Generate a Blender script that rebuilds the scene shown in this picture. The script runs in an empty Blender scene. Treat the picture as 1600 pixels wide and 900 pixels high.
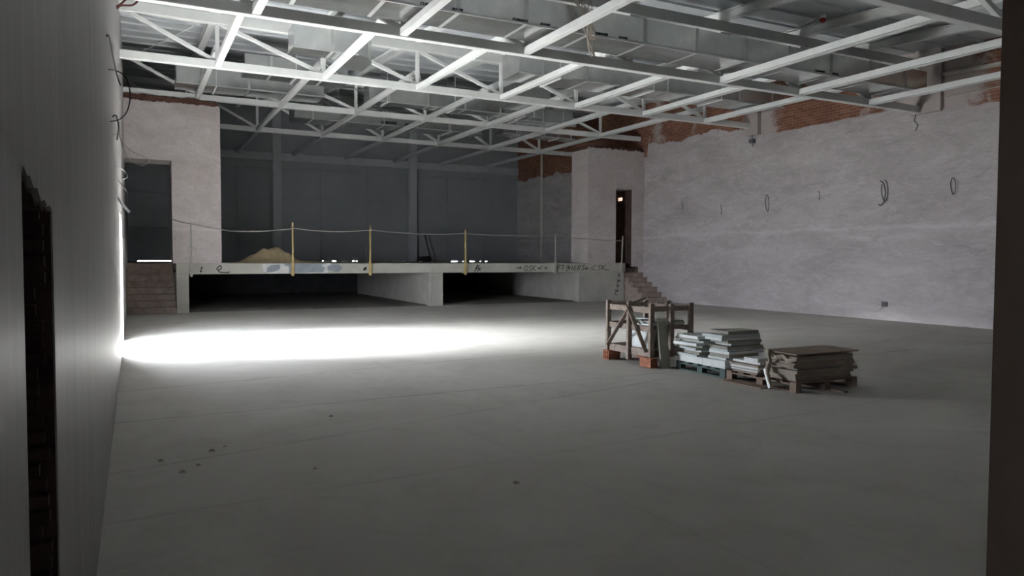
import bpy, math, random
from mathutils import Vector, Matrix, noise as mnoise
rnd = random.Random(7)
C = bpy.context.scene.collection
sc = bpy.context.scene

# ------------------------------------------------------------------ mesh builder
class MB:
    def __init__(s): s.v = []; s.f = []; s.sm = []
    def add(s, vs, fs, smooth=False):
        o = len(s.v); s.v += [tuple(v) for v in vs]
        for f in fs: s.f.append(tuple(i + o for i in f)); s.sm.append(smooth)
        return s
    def box(s, x0, x1, y0, y1, z0, z1):
        return s.add([(x0,y0,z0),(x1,y0,z0),(x1,y1,z0),(x0,y1,z0),(x0,y0,z1),(x1,y0,z1),(x1,y1,z1),(x0,y1,z1)],
                     [(3,2,1,0),(4,5,6,7),(0,1,5,4),(1,2,6,5),(2,3,7,6),(3,0,4,7)])
    def hexa(s, b, t):      # two quads (bottom, top), same winding
        return s.add(list(b) + list(t), [(3,2,1,0),(4,5,6,7),(0,1,5,4),(1,2,6,5),(2,3,7,6),(3,0,4,7)])
    def beam(s, p0, p1, w, h, up=(0,0,1), ch=0.0):   # rectangular bar (chamfered if ch), w across, h along up
        p0, p1 = Vector(p0), Vector(p1); d = (p1 - p0).normalized(); u = Vector(up)
        if abs(d.dot(u)) > .98: u = Vector((0,1,0))
        r = d.cross(u).normalized(); u = r.cross(d).normalized()
        a, b = w/2, h/2
        if ch: pr = [(-a+ch,-b),(a-ch,-b),(a,-b+ch),(a,b-ch),(a-ch,b),(-a+ch,b),(-a,b-ch),(-a,-b+ch)]
        else: pr = [(-a,-b),(a,-b),(a,b),(-a,b)]
        n = len(pr)
        vs = [p0 + r*x + u*y for x, y in pr] + [p1 + r*x + u*y for x, y in pr]
        fs = [(i, (i+1) % n, n+(i+1) % n, n+i) for i in range(n)] + [tuple(range(n-1,-1,-1)), tuple(range(n, 2*n))]
        return s.add(vs, fs)
    def channel(s, p0, p1, w, h, t=.012, up=(0,0,1)):   # I-section: two flanges and a web
        p0, p1 = Vector(p0), Vector(p1); d = (p1 - p0).normalized()
        u = Vector(up); r = d.cross(u).normalized(); u = r.cross(d).normalized()
        s.beam(p0 - u*(h/2-t/2), p1 - u*(h/2-t/2), w, t, up); s.beam(p0 + u*(h/2-t/2), p1 + u*(h/2-t/2), w, t, up)
        return s.beam(p0, p1, t*.8, h-2*t, up)
    def tube(s, pts, r, n=8, cap=True):
        pts = [Vector(p) for p in pts]; rings = []
        ref = None
        for i, p in enumerate(pts):
            d = (pts[min(i+1, len(pts)-1)] - pts[max(i-1, 0)]).normalized()
            if ref is None: ref = Vector((0,0,1)) if abs(d.z) < .9 else Vector((1,0,0))
            a = (ref - d*ref.dot(d)).normalized(); ref = a; b = d.cross(a)
            rr = r[i] if isinstance(r, (list, tuple)) else r
            rings.append([p + (a*math.cos(2*math.pi*k/n) + b*math.sin(2*math.pi*k/n))*rr for k in range(n)])
        vs = [v for g in rings for v in g]
        fs = [(i*n+k, i*n+(k+1) % n, (i+1)*n+(k+1) % n, (i+1)*n+k) for i in range(len(pts)-1) for k in range(n)]
        if cap: fs += [tuple(range(n-1,-1,-1)), tuple((len(pts)-1)*n+k for k in range(n))]
        return s.add(vs, fs, True)
    def prism(s, poly, axis, a0, a1):  # polygon of 2-D points extruded along axis
        def P(q, a):
            return (a, q[0], q[1]) if axis == 'x' else ((q[0], a, q[1]) if axis == 'y' else (q[0], q[1], a))
        n = len(poly)
        return s.add([P(q, a0) for q in poly] + [P(q, a1) for q in poly],
                     [(i, (i+1) % n, n+(i+1) % n, n+i) for i in range(n)] + [tuple(range(n-1,-1,-1)), tuple(range(n, 2*n))])
    def strip(s, axis, a0, a1, line, base):   # sheet with a jagged edge: quads between 'line' (u, v) and v=base, extruded
        for (u0, w0), (u1, w1) in zip(line[:-1], line[1:]):
            s.prism([(u0, base), (u1, base), (u1, w1), (u0, w0)], axis, a0, a1)
        return s
    def xf(s, M):
        s.v = [tuple(M @ Vector(v)) for v in s.v]; return s
    def build(s, name, mat, parent=None, bevel=0.0, kind=None):
        loc = Vector((0,0,0))
        p = parent
        while p is not None: loc += p.location; p = p.parent
        me = bpy.data.meshes.new(name)
        me.from_pydata([tuple(Vector(v) - loc) for v in s.v], [], s.f)
        me.update()
        import bmesh
        bm = bmesh.new(); bm.from_mesh(me); bmesh.ops.recalc_face_normals(bm, faces=bm.faces); bm.to_mesh(me); bm.free()
        for poly, k in zip(me.polygons, s.sm): poly.use_smooth = k
        me.materials.append(mat)
        o = bpy.data.objects.new(name, me); C.objects.link(o)
        if parent: o.parent = parent
        if bevel:
            b = o.modifiers.new('bevel', 'BEVEL'); b.width = bevel; b.segments = 2; b.limit_method = 'ANGLE'
        if kind: o['kind'] = kind
        return o

def tag(o, label, cat, group=None, kind='thing'):
    o['label'] = label; o['category'] = cat
    if group: o['group'] = group
    if kind: o['kind'] = kind
    return o
def thing(name, label, cat, loc=(0,0,0), group=None):
    o = bpy.data.objects.new(name, None); C.objects.link(o); o.location = loc; o.empty_display_size = .1
    return tag(o, label, cat, group)
def struct(name, mb, mat, bevel=0): return mb.build(name, mat, None, bevel, 'structure')

# ------------------------------------------------------------------ materials
def mat_new(name):
    m = bpy.data.materials.new(name); m.use_nodes = True; nt = m.node_tree
    return m, nt, nt.nodes['Principled BSDF']
def N(nt, t, **k):
    n = nt.nodes.new(t)
    for a, b in k.items(): setattr(n, a, b)
    return n
def coords(nt, scale=(1,1,1), swz=None):
    tc = N(nt, 'ShaderNodeTexCoord'); out = tc.outputs['Object']
    if swz:
        sp = N(nt, 'ShaderNodeSeparateXYZ'); cb = N(nt, 'ShaderNodeCombineXYZ'); nt.links.new(out, sp.inputs[0])
        for i, a in enumerate(swz):
            if a: nt.links.new(sp.outputs['XYZ'.index(a)], cb.inputs[i])
        out = cb.outputs[0]
    mp = N(nt, 'ShaderNodeMapping'); mp.inputs['Scale'].default_value = scale; nt.links.new(out, mp.inputs[0])
    return mp.outputs[0]
def nz(nt, vec, scale, detail=5, rough=.6, dist=0):
    n = N(nt, 'ShaderNodeTexNoise'); n.inputs['Scale'].default_value = scale; n.inputs['Detail'].default_value = detail
    n.inputs['Roughness'].default_value = rough; n.inputs['Distortion'].default_value = dist
    nt.links.new(vec, n.inputs['Vector']); return n.outputs['Fac']
def ramp(nt, fac, stops):
    r = N(nt, 'ShaderNodeValToRGB'); e = r.color_ramp.elements
    while len(e) < len(stops): e.new(.5)
    for i, (p, c) in enumerate(stops):
        e[i].position = p; e[i].color = (c[0], c[1], c[2], 1) if hasattr(c, '__len__') else (c, c, c, 1)
    nt.links.new(fac, r.inputs[0]); return r.outputs[0]
def mix(nt, fac, a, b, mode='MIX'):
    m = N(nt, 'ShaderNodeMix', data_type='RGBA', blend_type=mode)
    for inp, v in ((m.inputs['Factor'], fac), (m.inputs[6], a), (m.inputs[7], b)):
        if hasattr(v, 'is_output') or isinstance(v, bpy.types.NodeSocket): nt.links.new(v, inp)
        elif hasattr(v, '__len__'): inp.default_value = (v[0], v[1], v[2], 1)
        else: inp.default_value = v
    return m.outputs[2]
def mth(nt, op, a, b=0.0, clamp=False):
    m = N(nt, 'ShaderNodeMath', operation=op, use_clamp=clamp)
    for i, v in enumerate((a, b)):
        if isinstance(v, bpy.types.NodeSocket): nt.links.new(v, m.inputs[i])
        else: m.inputs[i].default_value = v
    return m.outputs[0]
def bump(nt, b, h, strength=.3, dist=.02):
    n = N(nt, 'ShaderNodeBump'); n.inputs['Strength'].default_value = strength; n.inputs['Distance'].default_value = dist
    nt.links.new(h, n.inputs['Height']); nt.links.new(n.outputs[0], b.inputs['Normal'])

def mottled(name, c0, c1, scale=3, rough=.8, sc_=(1,1,1), metal=0, bmp=.2, bscale=30, bd=.01, spec=.4, lo=.3, hi=.7):
    m, nt, b = mat_new(name); v = coords(nt, sc_)
    col = ramp(nt, nz(nt, v, scale, 7, .65, .3), [(lo, c0), (hi, c1)])
    nt.links.new(col, b.inputs['Base Color']); b.inputs['Roughness'].default_value = rough
    b.inputs['Metallic'].default_value = metal; b.inputs['Specular IOR Level'].default_value = spec
    if bmp: bump(nt, b, nz(nt, v, bscale, 4), bmp, bd)
    return m

def plaster(name, c0, c1, patch, streak=(1,1,1), rough=.85, spec=.3, seed=0.0, smear=None):
    m, nt, b = mat_new(name); v = coords(nt, streak)
    mp = N(nt, 'ShaderNodeMapping'); mp.inputs['Location'].default_value = (seed, seed*1.3, seed*.7); nt.links.new(v, mp.inputs[0]); v = mp.outputs[0]
    a = ramp(nt, nz(nt, v, .8, 8, .65, .6), [(.3, c0), (.68, c1)])
    trowel = nz(nt, v, 2.6, 9, .75, 1.2)
    a = mix(nt, mth(nt, 'MULTIPLY', ramp(nt, trowel, [(.50, 0), (.72, 1)]), .55), a, patch)
    if smear:
        sm_ = nz(nt, v, 1.9, 10, .78, 1.6)
        a = mix(nt, mth(nt, 'MULTIPLY', ramp(nt, sm_, [(.54, 0), (.66, 1)]), .6), a, smear)
        # day joint of the plastering, at scaffold height
        ob = N(nt, 'ShaderNodeTexCoord'); xyz = N(nt, 'ShaderNodeSeparateXYZ'); nt.links.new(ob.outputs['Object'], xyz.inputs[0])
        hz = mth(nt, 'ADD', xyz.outputs[2], mth(nt, 'MULTIPLY', nz(nt, v, .9, 5), .5))
        jt = mth(nt, 'SUBTRACT', 1.0, mth(nt, 'DIVIDE', mth(nt, 'ABSOLUTE', mth(nt, 'SUBTRACT', hz, 2.72)), .09), True)
        a = mix(nt, mth(nt, 'MULTIPLY', jt, .45), a, patch)
    fine = nz(nt, v, 9, 6, .7)
    a = mix(nt, mth(nt, 'MULTIPLY', ramp(nt, fine, [(.48, 0), (.8, 1)]), .5), a, tuple(x*.8 for x in c0))
    nt.links.new(a, b.inputs['Base Color']); b.inputs['Roughness'].default_value = rough; b.inputs['Specular IOR Level'].default_value = spec
    bump(nt, b, mth(nt, 'ADD', trowel, fine), .25, .012)
    return m

def brick(name, swz, white=None):
    m, nt, b = mat_new(name); v = coords(nt, (1,1,1), swz)
    br = N(nt, 'ShaderNodeTexBrick'); br.inputs['Scale'].default_value = 1
    for k, q in (('Brick Width', .26), ('Row Height', .085), ('Mortar Size', .009), ('Mortar Smooth', .2)): br.inputs[k].default_value = q
    br.inputs['Color1'].default_value = (.30, .135, .085, 1); br.inputs['Color2'].default_value = (.19, .078, .05, 1); br.inputs['Mortar'].default_value = (.30, .215, .17, 1)
    nt.links.new(v, br.inputs['Vector'])
    st = nz(nt, v, 1.1, 8, .7, .5)
    col = mix(nt, mth(nt, 'MULTIPLY', ramp(nt, st, [(.45, 0), (.75, 1)]), .5), br.outputs['Color'], (.14, .065, .045))
    if white:   # limewash / plaster smears around given positions along the wall
        sp = N(nt, 'ShaderNodeSeparateXYZ'); nt.links.new(v, sp.inputs[0]); tot = None
        for y0, w, s in white:
            d = mth(nt, 'DIVIDE', mth(nt, 'ABSOLUTE', mth(nt, 'SUBTRACT', sp.outputs[0], y0)), w)
            g = mth(nt, 'MULTIPLY', mth(nt, 'SUBTRACT', 1.0, d, True), s)
            tot = g if tot is None else mth(nt, 'MAXIMUM', tot, g)
        k = mth(nt, 'SUBTRACT', mth(nt, 'ADD', tot, nz(nt, v, 2.2, 8, .7, .8)), .70)
        k = mth(nt, 'MULTIPLY', k, 4.0, True)
        col = mix(nt, mth(nt, 'MULTIPLY', k, .85), col, (.50, .46, .45))
    nt.links.new(col, b.inputs['Base Color']); b.inputs['Roughness'].default_value = .9; b.inputs['Specular IOR Level'].default_value = .2
    bump(nt, b, br.outputs['Fac'], -.5, .01)
    return m

def foil(name, c=.62, rough=.2):
    m, nt, b = mat_new(name); v = coords(nt)
    col = ramp(nt, nz(nt, v, 4, 6), [(.3, (c*.82, c*.84, c*.82)), (.7, (c, c*1.01, c))])
    nt.links.new(col, b.inputs['Base Color']); b.inputs['Metallic'].default_value = .85
    nt.links.new(ramp(nt, nz(nt, v, 7, 5), [(.3, rough*.8), (.7, rough*1.35)]), b.inputs['Roughness'])
    bump(nt, b, nz(nt, v, 5, 2), .05, .01)
    return m

def wood(name, c0, c1):
    m, nt, b = mat_new(name); v = coords(nt, (1,1,1))
    n = nz(nt, v, 9, 8, .7, 1.5)
    nt.links.new(ramp(nt, n, [(.3, c0), (.7, c1)]), b.inputs['Base Color']); b.inputs['Roughness'].default_value = .85
    b.inputs['Specular IOR Level'].default_value = .25; bump(nt, b, n, .3, .006)
    return m

def floor_mat():
    m, nt, b = mat_new('screed_floor'); v = coords(nt)
    a = ramp(nt, nz(nt, v, .35, 8, .62, .5), [(.3, (.47, .45, .42)), (.7, (.60, .58, .55))])
    a = mix(nt, mth(nt, 'MULTIPLY', ramp(nt, nz(nt, v, 1.7, 8, .7, .8), [(.5, 0), (.72, 1)]), .5), a, (.37, .35, .315))
    sp = N(nt, 'ShaderNodeTexCoord'); xyz = N(nt, 'ShaderNodeSeparateXYZ'); nt.links.new(sp.outputs['Object'], xyz.inputs[0])
    X, Y = xyz.outputs[0], xyz.outputs[1]
    wob = mth(nt, 'MULTIPLY', mth(nt, 'SUBTRACT', nz(nt, v, 3, 4), .5), .05)
    tot = None
    # worn joint lines of the screed: (along, position, slope, half width, strength)
    for ax, p, sl, w, s in (('x', 8.03, .026, .034, 1.0), ('x', 9.9, .16, .05, .7), ('x', 6.18, .25, .05, .5), ('x', 16.9, .02, .07, .7),
                            ('x', 19.6, .03, .07, .6), ('y', 3.05, -.05, .022, .25), ('x', 5.0, .06, .035, .4), ('y', 9.4, .04, .05, .25)):
        u, q = (X, Y) if ax == 'x' else (Y, X)
        d = mth(nt, 'SUBTRACT', mth(nt, 'SUBTRACT', mth(nt, 'ADD', q, wob), p), mth(nt, 'MULTIPLY', u, sl))
        k = mth(nt, 'MULTIPLY', mth(nt, 'SUBTRACT', 1.0, mth(nt, 'DIVIDE', mth(nt, 'ABSOLUTE', d), w), True), s)
        k = mth(nt, 'MULTIPLY', k, ramp(nt, nz(nt, v, 1.3, 4), [(.38, .15), (.6, 1)]))
        tot = k if tot is None else mth(nt, 'MAXIMUM', tot, k)
    a = mix(nt, mth(nt, 'MULTIPLY', tot, .75), a, (.2, .19, .18))
    sp2 = ramp(nt, nz(nt, v, 34, 2, .5), [(.72, 0), (.76, 1)])
    sp2 = mth(nt, 'MULTIPLY', sp2, ramp(nt, nz(nt, v, .6, 3), [(.52, 0), (.62, .7)]))
    a = mix(nt, sp2, a, (.16, .15, .14))
    nt.links.new(a, b.inputs['Base Color']); b.inputs['Roughness'].default_value = .78; b.inputs['Specular IOR Level'].default_value = .25
    bump(nt, b, nz(nt, v, 22, 6), .12, .01)
    return m

M = dict(
    floor=floor_mat(),
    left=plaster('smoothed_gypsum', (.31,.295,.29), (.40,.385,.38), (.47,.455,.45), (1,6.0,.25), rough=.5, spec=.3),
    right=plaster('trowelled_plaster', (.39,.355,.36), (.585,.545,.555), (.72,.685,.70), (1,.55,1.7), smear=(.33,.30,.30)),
    pyl=plaster('rendered_wall', (.46,.41,.40), (.61,.555,.55), (.70,.65,.65), (1,1,1.6), seed=5, smear=(.40,.355,.345)),
    brick_r=brick('brick_right', 'YZ', [(11.6,1.9,.8), (17.3,1.1,.75), (22.4,.9,.4), (9.0,2.6,.30), (13.4,.9,.3), (20.3,.7,.22)]),
    brick_y=brick('brick_front', 'XZ'),
    brickdark=mottled('broken_brick_edge', (.06,.032,.025), (.17,.08,.058), 9, .95, bmp=.8, bscale=14, bd=.04),
    white=mottled('white_paint_steel', (.70,.71,.70), (.78,.79,.78), 3, .5, bmp=.05, spec=.4),
    grey=mottled('grey_paint_steel', (.46,.48,.50), (.53,.55,.57), 3, .55, bmp=.05),
    foil=foil('aluminium_foil_board'), foilb=mottled('foil_tape', (.46,.47,.465), (.54,.55,.545), 4, .5, metal=.5, bmp=0),
    duct_in=mottled('duct_lining', (.03,.03,.03), (.06,.06,.06), 5, .9),
    roof=mottled('roof_sheet', (.52,.545,.565), (.62,.645,.665), 1.3, .5, (1,3,1), metal=.1, bmp=.05),
    concrete=mottled('cast_concrete', (.36,.35,.315), (.50,.485,.445), 1.6, .9, bmp=.35, bscale=18, bd=.012),
    concrete_edge=mottled('stage_edge_concrete', (.40,.385,.34), (.54,.525,.475), 1.3, .9, bmp=.3, bscale=18, bd=.012),
    patch=mottled('grey_filler', (.22,.25,.28), (.33,.36,.385), 5, .8),
    patchw=mottled('white_filler', (.55,.55,.53), (.66,.66,.64), 5, .8),
    dirt=mottled('raw_ground', (.16,.15,.14), (.27,.255,.235), 2.5, .95, bmp=.7, bscale=9, bd=.05),
    stair=mottled('raw_brick_steps', (.27,.205,.175), (.47,.385,.345), 4, .95, bmp=.8, bscale=22, bd=.02),
    sand=mottled('sand', (.44,.34,.20), (.60,.48,.31), 6, .95, bmp=.4, bscale=50, bd=.01),
    yellow=mottled('ochre_post', (.40,.29,.115), (.54,.425,.21), 8, .6, bmp=.1),
    postgrey=mottled('galvanised_post', (.36,.35,.31), (.48,.47,.42), 8, .55, bmp=.1),
    rope=mottled('cord', (.30,.28,.26), (.46,.43,.40), 12, .9),
    black=mottled('black_paint', (.008,.008,.009), (.02,.02,.022), 5, .6, bmp=0),
    cableb=mottled('black_cable', (.012,.011,.011), (.03,.028,.027), 5, .5, bmp=0),
    cabler=mottled('red_cable', (.08,.02,.02), (.13,.03,.028), 5, .5, bmp=0),
    cablew=mottled('pale_cable', (.42,.37,.32), (.55,.50,.45), 5, .5, bmp=0),
    cablec=mottled('white_cable', (.70,.72,.75), (.8,.82,.85), 5, .4, bmp=0),
    jute=mottled('tangled_cord', (.42,.36,.30), (.60,.53,.45), 9, .9),
    jamb=mottled('dark_brown_frame', (.30,.225,.195), (.36,.28,.24), 2, .6, (1,1,.3), bmp=.05),
    woodd=wood('weathered_wood', (.20,.15,.125), (.40,.33,.29)),
    woodp=wood('pallet_wood', (.17,.12,.095), (.36,.27,.22)),
    woodg=wood('green_pallet_paint', (.07,.10,.095), (.13,.17,.16)),
    slab=mottled('grey_green_stone', (.40,.44,.435), (.52,.56,.55), 5, .6, bmp=.15),
    slabw=mottled('pale_stone', (.56,.58,.58), (.70,.72,.72), 5, .55, bmp=.12),
    slabb=mottled('dusty_stone', (.27,.255,.22), (.38,.36,.315), 5, .8, bmp=.2),
    board=mottled('brown_faced_board', (.20,.145,.115), (.33,.25,.205), 5, .8, (1,1,3), bmp=.25, bscale=20),
    card=mottled('torn_cardboard', (.30,.24,.19), (.45,.38,.32), 7, .9, bmp=.4, bscale=14),
    terra=mottled('terracotta', (.42,.16,.095), (.55,.24,.15), 9, .9, bmp=.3),
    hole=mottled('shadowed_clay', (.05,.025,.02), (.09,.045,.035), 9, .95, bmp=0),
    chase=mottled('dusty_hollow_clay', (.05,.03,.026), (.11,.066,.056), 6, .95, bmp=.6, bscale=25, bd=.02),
    panel=None, foundation=mottled('shade_dark_foundation', (.045,.045,.048), (.08,.08,.082), 2, .95),  # foundation: near-black tone puts the shade under the stage into its colour
    tan=mottled('dusty_tan_slab', (.25,.195,.16), (.40,.325,.275), 6, .8, bmp=.25, bscale=24),
    plasticg=mottled('grey_plastic', (.07,.07,.08), (.11,.11,.12), 5, .5, bmp=0),
    redp=mottled('red_plastic', (.35,.02,.02), (.45,.03,.03), 5, .4, bmp=0),
    pipe=mottled('pale_pvc', (.55,.52,.46), (.65,.62,.56), 5, .5, bmp=0),
    rubble=mottled('plaster_rubble', (.5,.48,.45), (.72,.70,.67), 9, .95, bmp=.5),
    yard=mottled('yard_concrete', (.42,.41,.39), (.52,.51,.49), 2, .9),
)
def panel_mat():
    m, nt, b = mat_new('sandwich_panel'); v = coords(nt)
    a = ramp(nt, nz(nt, v, .6, 5), [(.3, (.33,.345,.37)), (.7, (.385,.40,.425))])
    nt.links.new(a, b.inputs['Base Color']); b.inputs['Roughness'].default_value = .5; b.inputs['Metallic'].default_value = .1
    return m
M['panel'] = panel_mat()

# ------------------------------------------------------------------ dimensions of the hall
XL, XR = -.19, 17.67
YS, ZST = 23.09, 1.433          # stage front and stage level
YB = 33.8                       # back wall
YF = .62                        # inner face of the front wall beside the camera
roofz = lambda y: 6.83 + .068*(y - 11.93)
def jag(a, b, z, amp, step, seed):
    r = random.Random(seed); n = max(2, int(abs(b-a)/step)); out = []
    for i in range(n+1):
        t = i/n; zz = z(a+(b-a)*t) if callable(z) else z
        out.append((a+(b-a)*t, zz + r.uniform(-amp, amp)))
    return out

# ---- floor, roof, walls
fl = MB(); fl.box(-.6, XR+.3, -3.2, YB+.2, -.2, 0)
struct('floor', fl, M['floor'])
cg = MB()
y = -3.0; prof = []
while y < YB+.25:
    for dy, dz in ((0,0), (.62,0), (.63,-.045), (.73,-.045), (.74,0)): prof.append((y+dy, roofz(y+dy)+dz))
    y += .80
n = len(prof)
cg.add([(XL-.31, a, z) for a, z in prof] + [(XR+.31, a, z) for a, z in prof] + [(XL-.31, a, z+.2) for a, z in prof] + [(XR+.31, a, z+.2) for a, z in prof],
       [(i, i+1, n+i+1, n+i) for i in range(n-1)] + [(2*n+i, 3*n+i, 3*n+i+1, 2*n+i+1) for i in range(n-1)] +
       [(i, 2*n+i, 2*n+i+1, i+1) for i in range(n-1)] + [(n+i, n+i+1, 3*n+i+1, 3*n+i) for i in range(n-1)] +
       [(0, n, 3*n, 2*n), (n-1, 3*n-1, 4*n-1, 2*n-1)])
struct('ceiling', cg, M['roof'])

DY0, DY1, DZ = 13.4, 15.9, 2.32
wl = MB()
ht = lambda y: roofz(y)
CY0, CY1 = 1.70, 2.30
def wbox(mb, x0, x1, y0, y1, z0):   # wall piece up to the sloping roof
    mb.hexa([(x0,y0,z0),(x1,y0,z0),(x1,y1,z0),(x0,y1,z0)], [(x0,y0,ht(y0)+.1),(x1,y0,ht(y0)+.1),(x1,y1,ht(y1)+.1),(x0,y1,ht(y1)+.1)])
wbox(wl, XL-.31, XL, -3.2, CY0, 0)
wbox(wl, XL-.31, XL-.14, CY0, CY1, 0)
top = [(a, b-.03) for a, b in [(CY0,1.79),(1.74,1.81),(1.79,1.795),(1.84,1.80),(1.90,1.78),(1.97,1.785),(2.04,1.76),(2.12,1.77),(2.18,1.755),(2.24,1.765),(CY1,1.75)]]
for (a, z0), (b, z1) in zip(top[:-1], top[1:]):
    wl.prism([(a,z0),(b,z1),(b,ht(b)+.1),(a,ht(a)+.1)], 'x', XL-.14, XL)
top = [(a, b) for a, b in top]
wbox(wl, XL-.31, XL, CY1, DY0, 0)
wbox(wl, XL-.31, XL, DY0, DY1, DZ)
wbox(wl, XL-.31, XL, DY1, YB+.2, 0)
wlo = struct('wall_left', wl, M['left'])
# broken-open hollow bricks at the back of the chase
hb = MB(); hh = MB()
zz = 0.0; k = 0
while zz < 1.75:
    for j in range(3):
        a = CY0 + .02 + j*.195 + (.06 if k % 2 else 0)
        b2 = min(a+.175, CY1-.01)
        if b2 - a < .05: continue
        x1 = XL-.105 + rnd.uniform(-.02,.02)
        hb.box(XL-.139, x1, a, b2, zz+.004, zz+.075)
        nh = 3
        for q in range(nh):
            c0 = a + (b2-a)*(q+.2)/nh; c1 = a + (b2-a)*(q+.8)/nh
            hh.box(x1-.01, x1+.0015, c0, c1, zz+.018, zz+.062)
    zz += .085; k += 1
zz = .02
while zz < 1.74:      # the toothed far edge of the chase
    hb.box(XL-.138, XL-.012-rnd.uniform(0,.03), CY1-.045, CY1-.002, zz, zz+.028); zz += .042
for (a, z0), (b, z1) in zip(top[:-1], top[1:]): hb.prism([(a,z0-.012),(b,z1-.012),(b,z1-.001),(a,z0-.001)], 'x', XL-.139, XL-.012)
hb.box(XL-.139, XL-.004, CY1-.012, CY1-.001, 0, 1.72); hb.box(XL-.139, XL-.004, CY0+.001, CY0+.012, 0, 1.72); hb.box(XL-.1395, XL-.132, CY0, CY1, 0, 1.72)
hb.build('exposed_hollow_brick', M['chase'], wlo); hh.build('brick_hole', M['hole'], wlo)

wr = MB(); SY0, SY1, SZ0, SZ1 = 24.62, 24.95, 3.96, 4.10
wbox(wr, XR+.03, XR+.31, -3.2, SY0, 0); wr.box(XR+.03, XR+.31, SY0, SY1, 0, SZ0); wbox(wr, XR+.03, XR+.31, SY0, SY1, SZ1); wbox(wr, XR+.03, XR+.31, SY1, YB+.2, 0)
# brick piers under the truss ends
wbox(wr, XR-.10, XR+.03, 11.35, 12.15, 5.25); wbox(wr, XR-.12, XR+.03, 17.25, 17.75, 5.55)
wro = struct('wall_right', wr, M['brick_r'])
def ptop(y):
    if y > 23.0: return 5.55 + .06*math.sin(y*3) + .04*math.sin(y*7)
    if y > 17.7: return 5.93 + .06*math.sin(y*2) + .04*math.sin(y*5.3) - .12*max(0, 19-y)/1.3
    if y > 12.2: return 5.50
    return 5.32 - .04*(12.2-y)
pl = MB()
for a, b, amp, st, sd in ((.4, 12.2, .03, .09, 1), (12.2, 17.7, .012, .12, 2), (17.7, 23.2, .03, .06, 3), (23.2, 23.85, .03, .06, 4), (26.2, YB, .03, .06, 5)):
    pl.strip('x', XR, XR+.031, jag(a, b, lambda q: ptop(min(max(q, a+.01), b-.01)), amp, st, sd), 0)
pl.build('plaster_coat', M['right'], wro)

wf = MB()
wbox(wf, 1.25, XR+.1, YF-.3, YF, 0); wf.box(XL, 1.25, YF-.3, YF, 2.25, ht(YF)+.1)
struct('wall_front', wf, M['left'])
tr = MB(); tr.box(1.13, 1.25, YF-.34, YF+.02, 0, 2.25); tr.box(XL, 1.25, YF-.34, YF+.02, 2.17, 2.25)
struct('trim_1', tr, M['jamb'])
wc = MB(); wbox(wc, 1.9, 2.2, -3.2, YF-.3, 0); wbox(wc, XL-.31, 2.2, -3.5, -3.2, 0)
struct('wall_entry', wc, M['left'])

# back wall of sandwich panels, open slits low down where daylight shows
wb = MB()
for z0, z1 in ((1.475, 2.84), (2.865, 4.23), (4.255, 5.54), (5.565, 8.9)):
    xs = [XL-.3, 2.2, 4.0, 5.75, 7.6, 9.7, 11.75, 13.8, 15.7, XR+.3]
    for a, b in zip(xs[:-1], xs[1:]): wb.box(a+.004, b-.004, YB, YB+.12, z0, z1)
wb.box(XL-.3, XR+.3, YB+.05, YB+.2, 1.475, 8.9)
cur = XL-.3
for a, b in ((.15,1.4), (7.65,7.75), (8.1,8.3), (8.62,8.7), (9.05,9.3), (14.0,14.35), (14.6,14.68), (15.0,15.3), (15.55,15.63), (15.85,16.0)):
    if a < cur: continue
    wb.box(cur, a, YB, YB+.2, 1.44, 1.475); cur = b
wb.box(cur, XR+.3, YB, YB+.2, 1.44, 1.475)
wbo = struct('wall_back', wb, M['panel'])
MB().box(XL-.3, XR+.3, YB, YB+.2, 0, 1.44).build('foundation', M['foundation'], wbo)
yd = MB(); yd.box(-16, -.6, 2, 32, -.25, -.02)
struct('ground_yard', yd, M['yard'])

# ---- steel posts and girt on the back wall
for x, lab in ((5.66, 'grey steel column on the back wall above the sand heap'), (11.93, 'grey steel column on the back wall beside the leaning stick')):
    c = MB(); c.channel((x, YB-.16, ZST), (x, YB-.16, ht(YB-.2)-.1), .34, .30, .03, (0,1,0))
    o = c.build('steel_column', M['grey']); tag(o, lab, 'column', 'columns on the back wall')
g = MB(); g.beam((XL, YB-.07, 6.05), (XR, YB-.07, 6.05), .1, .36, ch=.02)
tag(g.build('wall_girt', M['grey']), 'grey horizontal steel girt running along the back wall under the roof', 'beam')

# ---- stage
stg = thing('stage', 'raised concrete stage with graffiti on its front edge, open underneath', 'stage', (9, YS, 0))
s = MB(); s.box(1.08, 16.75, YS+.02, YB-.003, ZST-.2, ZST-.001); s.box(XL+.003, 1.08, 25.31, YB-.003, ZST-.2, ZST-.001); s.box(16.75, XR-.003, 24.5, YB-.003, ZST-.2, ZST-.001)
s.build('slab', M['concrete'], stg)
s = MB(); s.box(1.08, 16.75, YS, YS+.35, 1.115, ZST); s.build('edge_beam', M['concrete_edge'], stg, .008)
s = MB(); s.box(1.08, 1.41, YS+.02, YS+.6, 0, 1.115); s.build('pier', M['concrete'], stg, .01)
s = MB(); s.box(8.80, 9.28, YS+.05, YS+.5, 0, 1.115); s.box(8.80, 8.98, YS+.5, YS+9, 0, 1.115); s.build('pier', M['concrete'], stg, .01)
s = MB(); s.box(14.68, 16.74, YS+.04, YS+.3, 0, 1.115); s.box(14.68, 14.9, YS+.3, YS+9, 0, 1.115); s.build('pier', M['concrete'], stg, .01)
s = MB(); s.box(1.08, 1.2, YS+.6, YB-.003, 0, 1.115); s.build('side_wall', M['concrete'], stg)
s = MB(); s.box(16.6, 16.75, YS+.3, YB-.003, 0, 1.115); s.build('side_wall', M['concrete'], stg)
s = MB(); jf = jag(1.41, 14.68, lambda x: YS+.25, .06, .18, 11)
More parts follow.
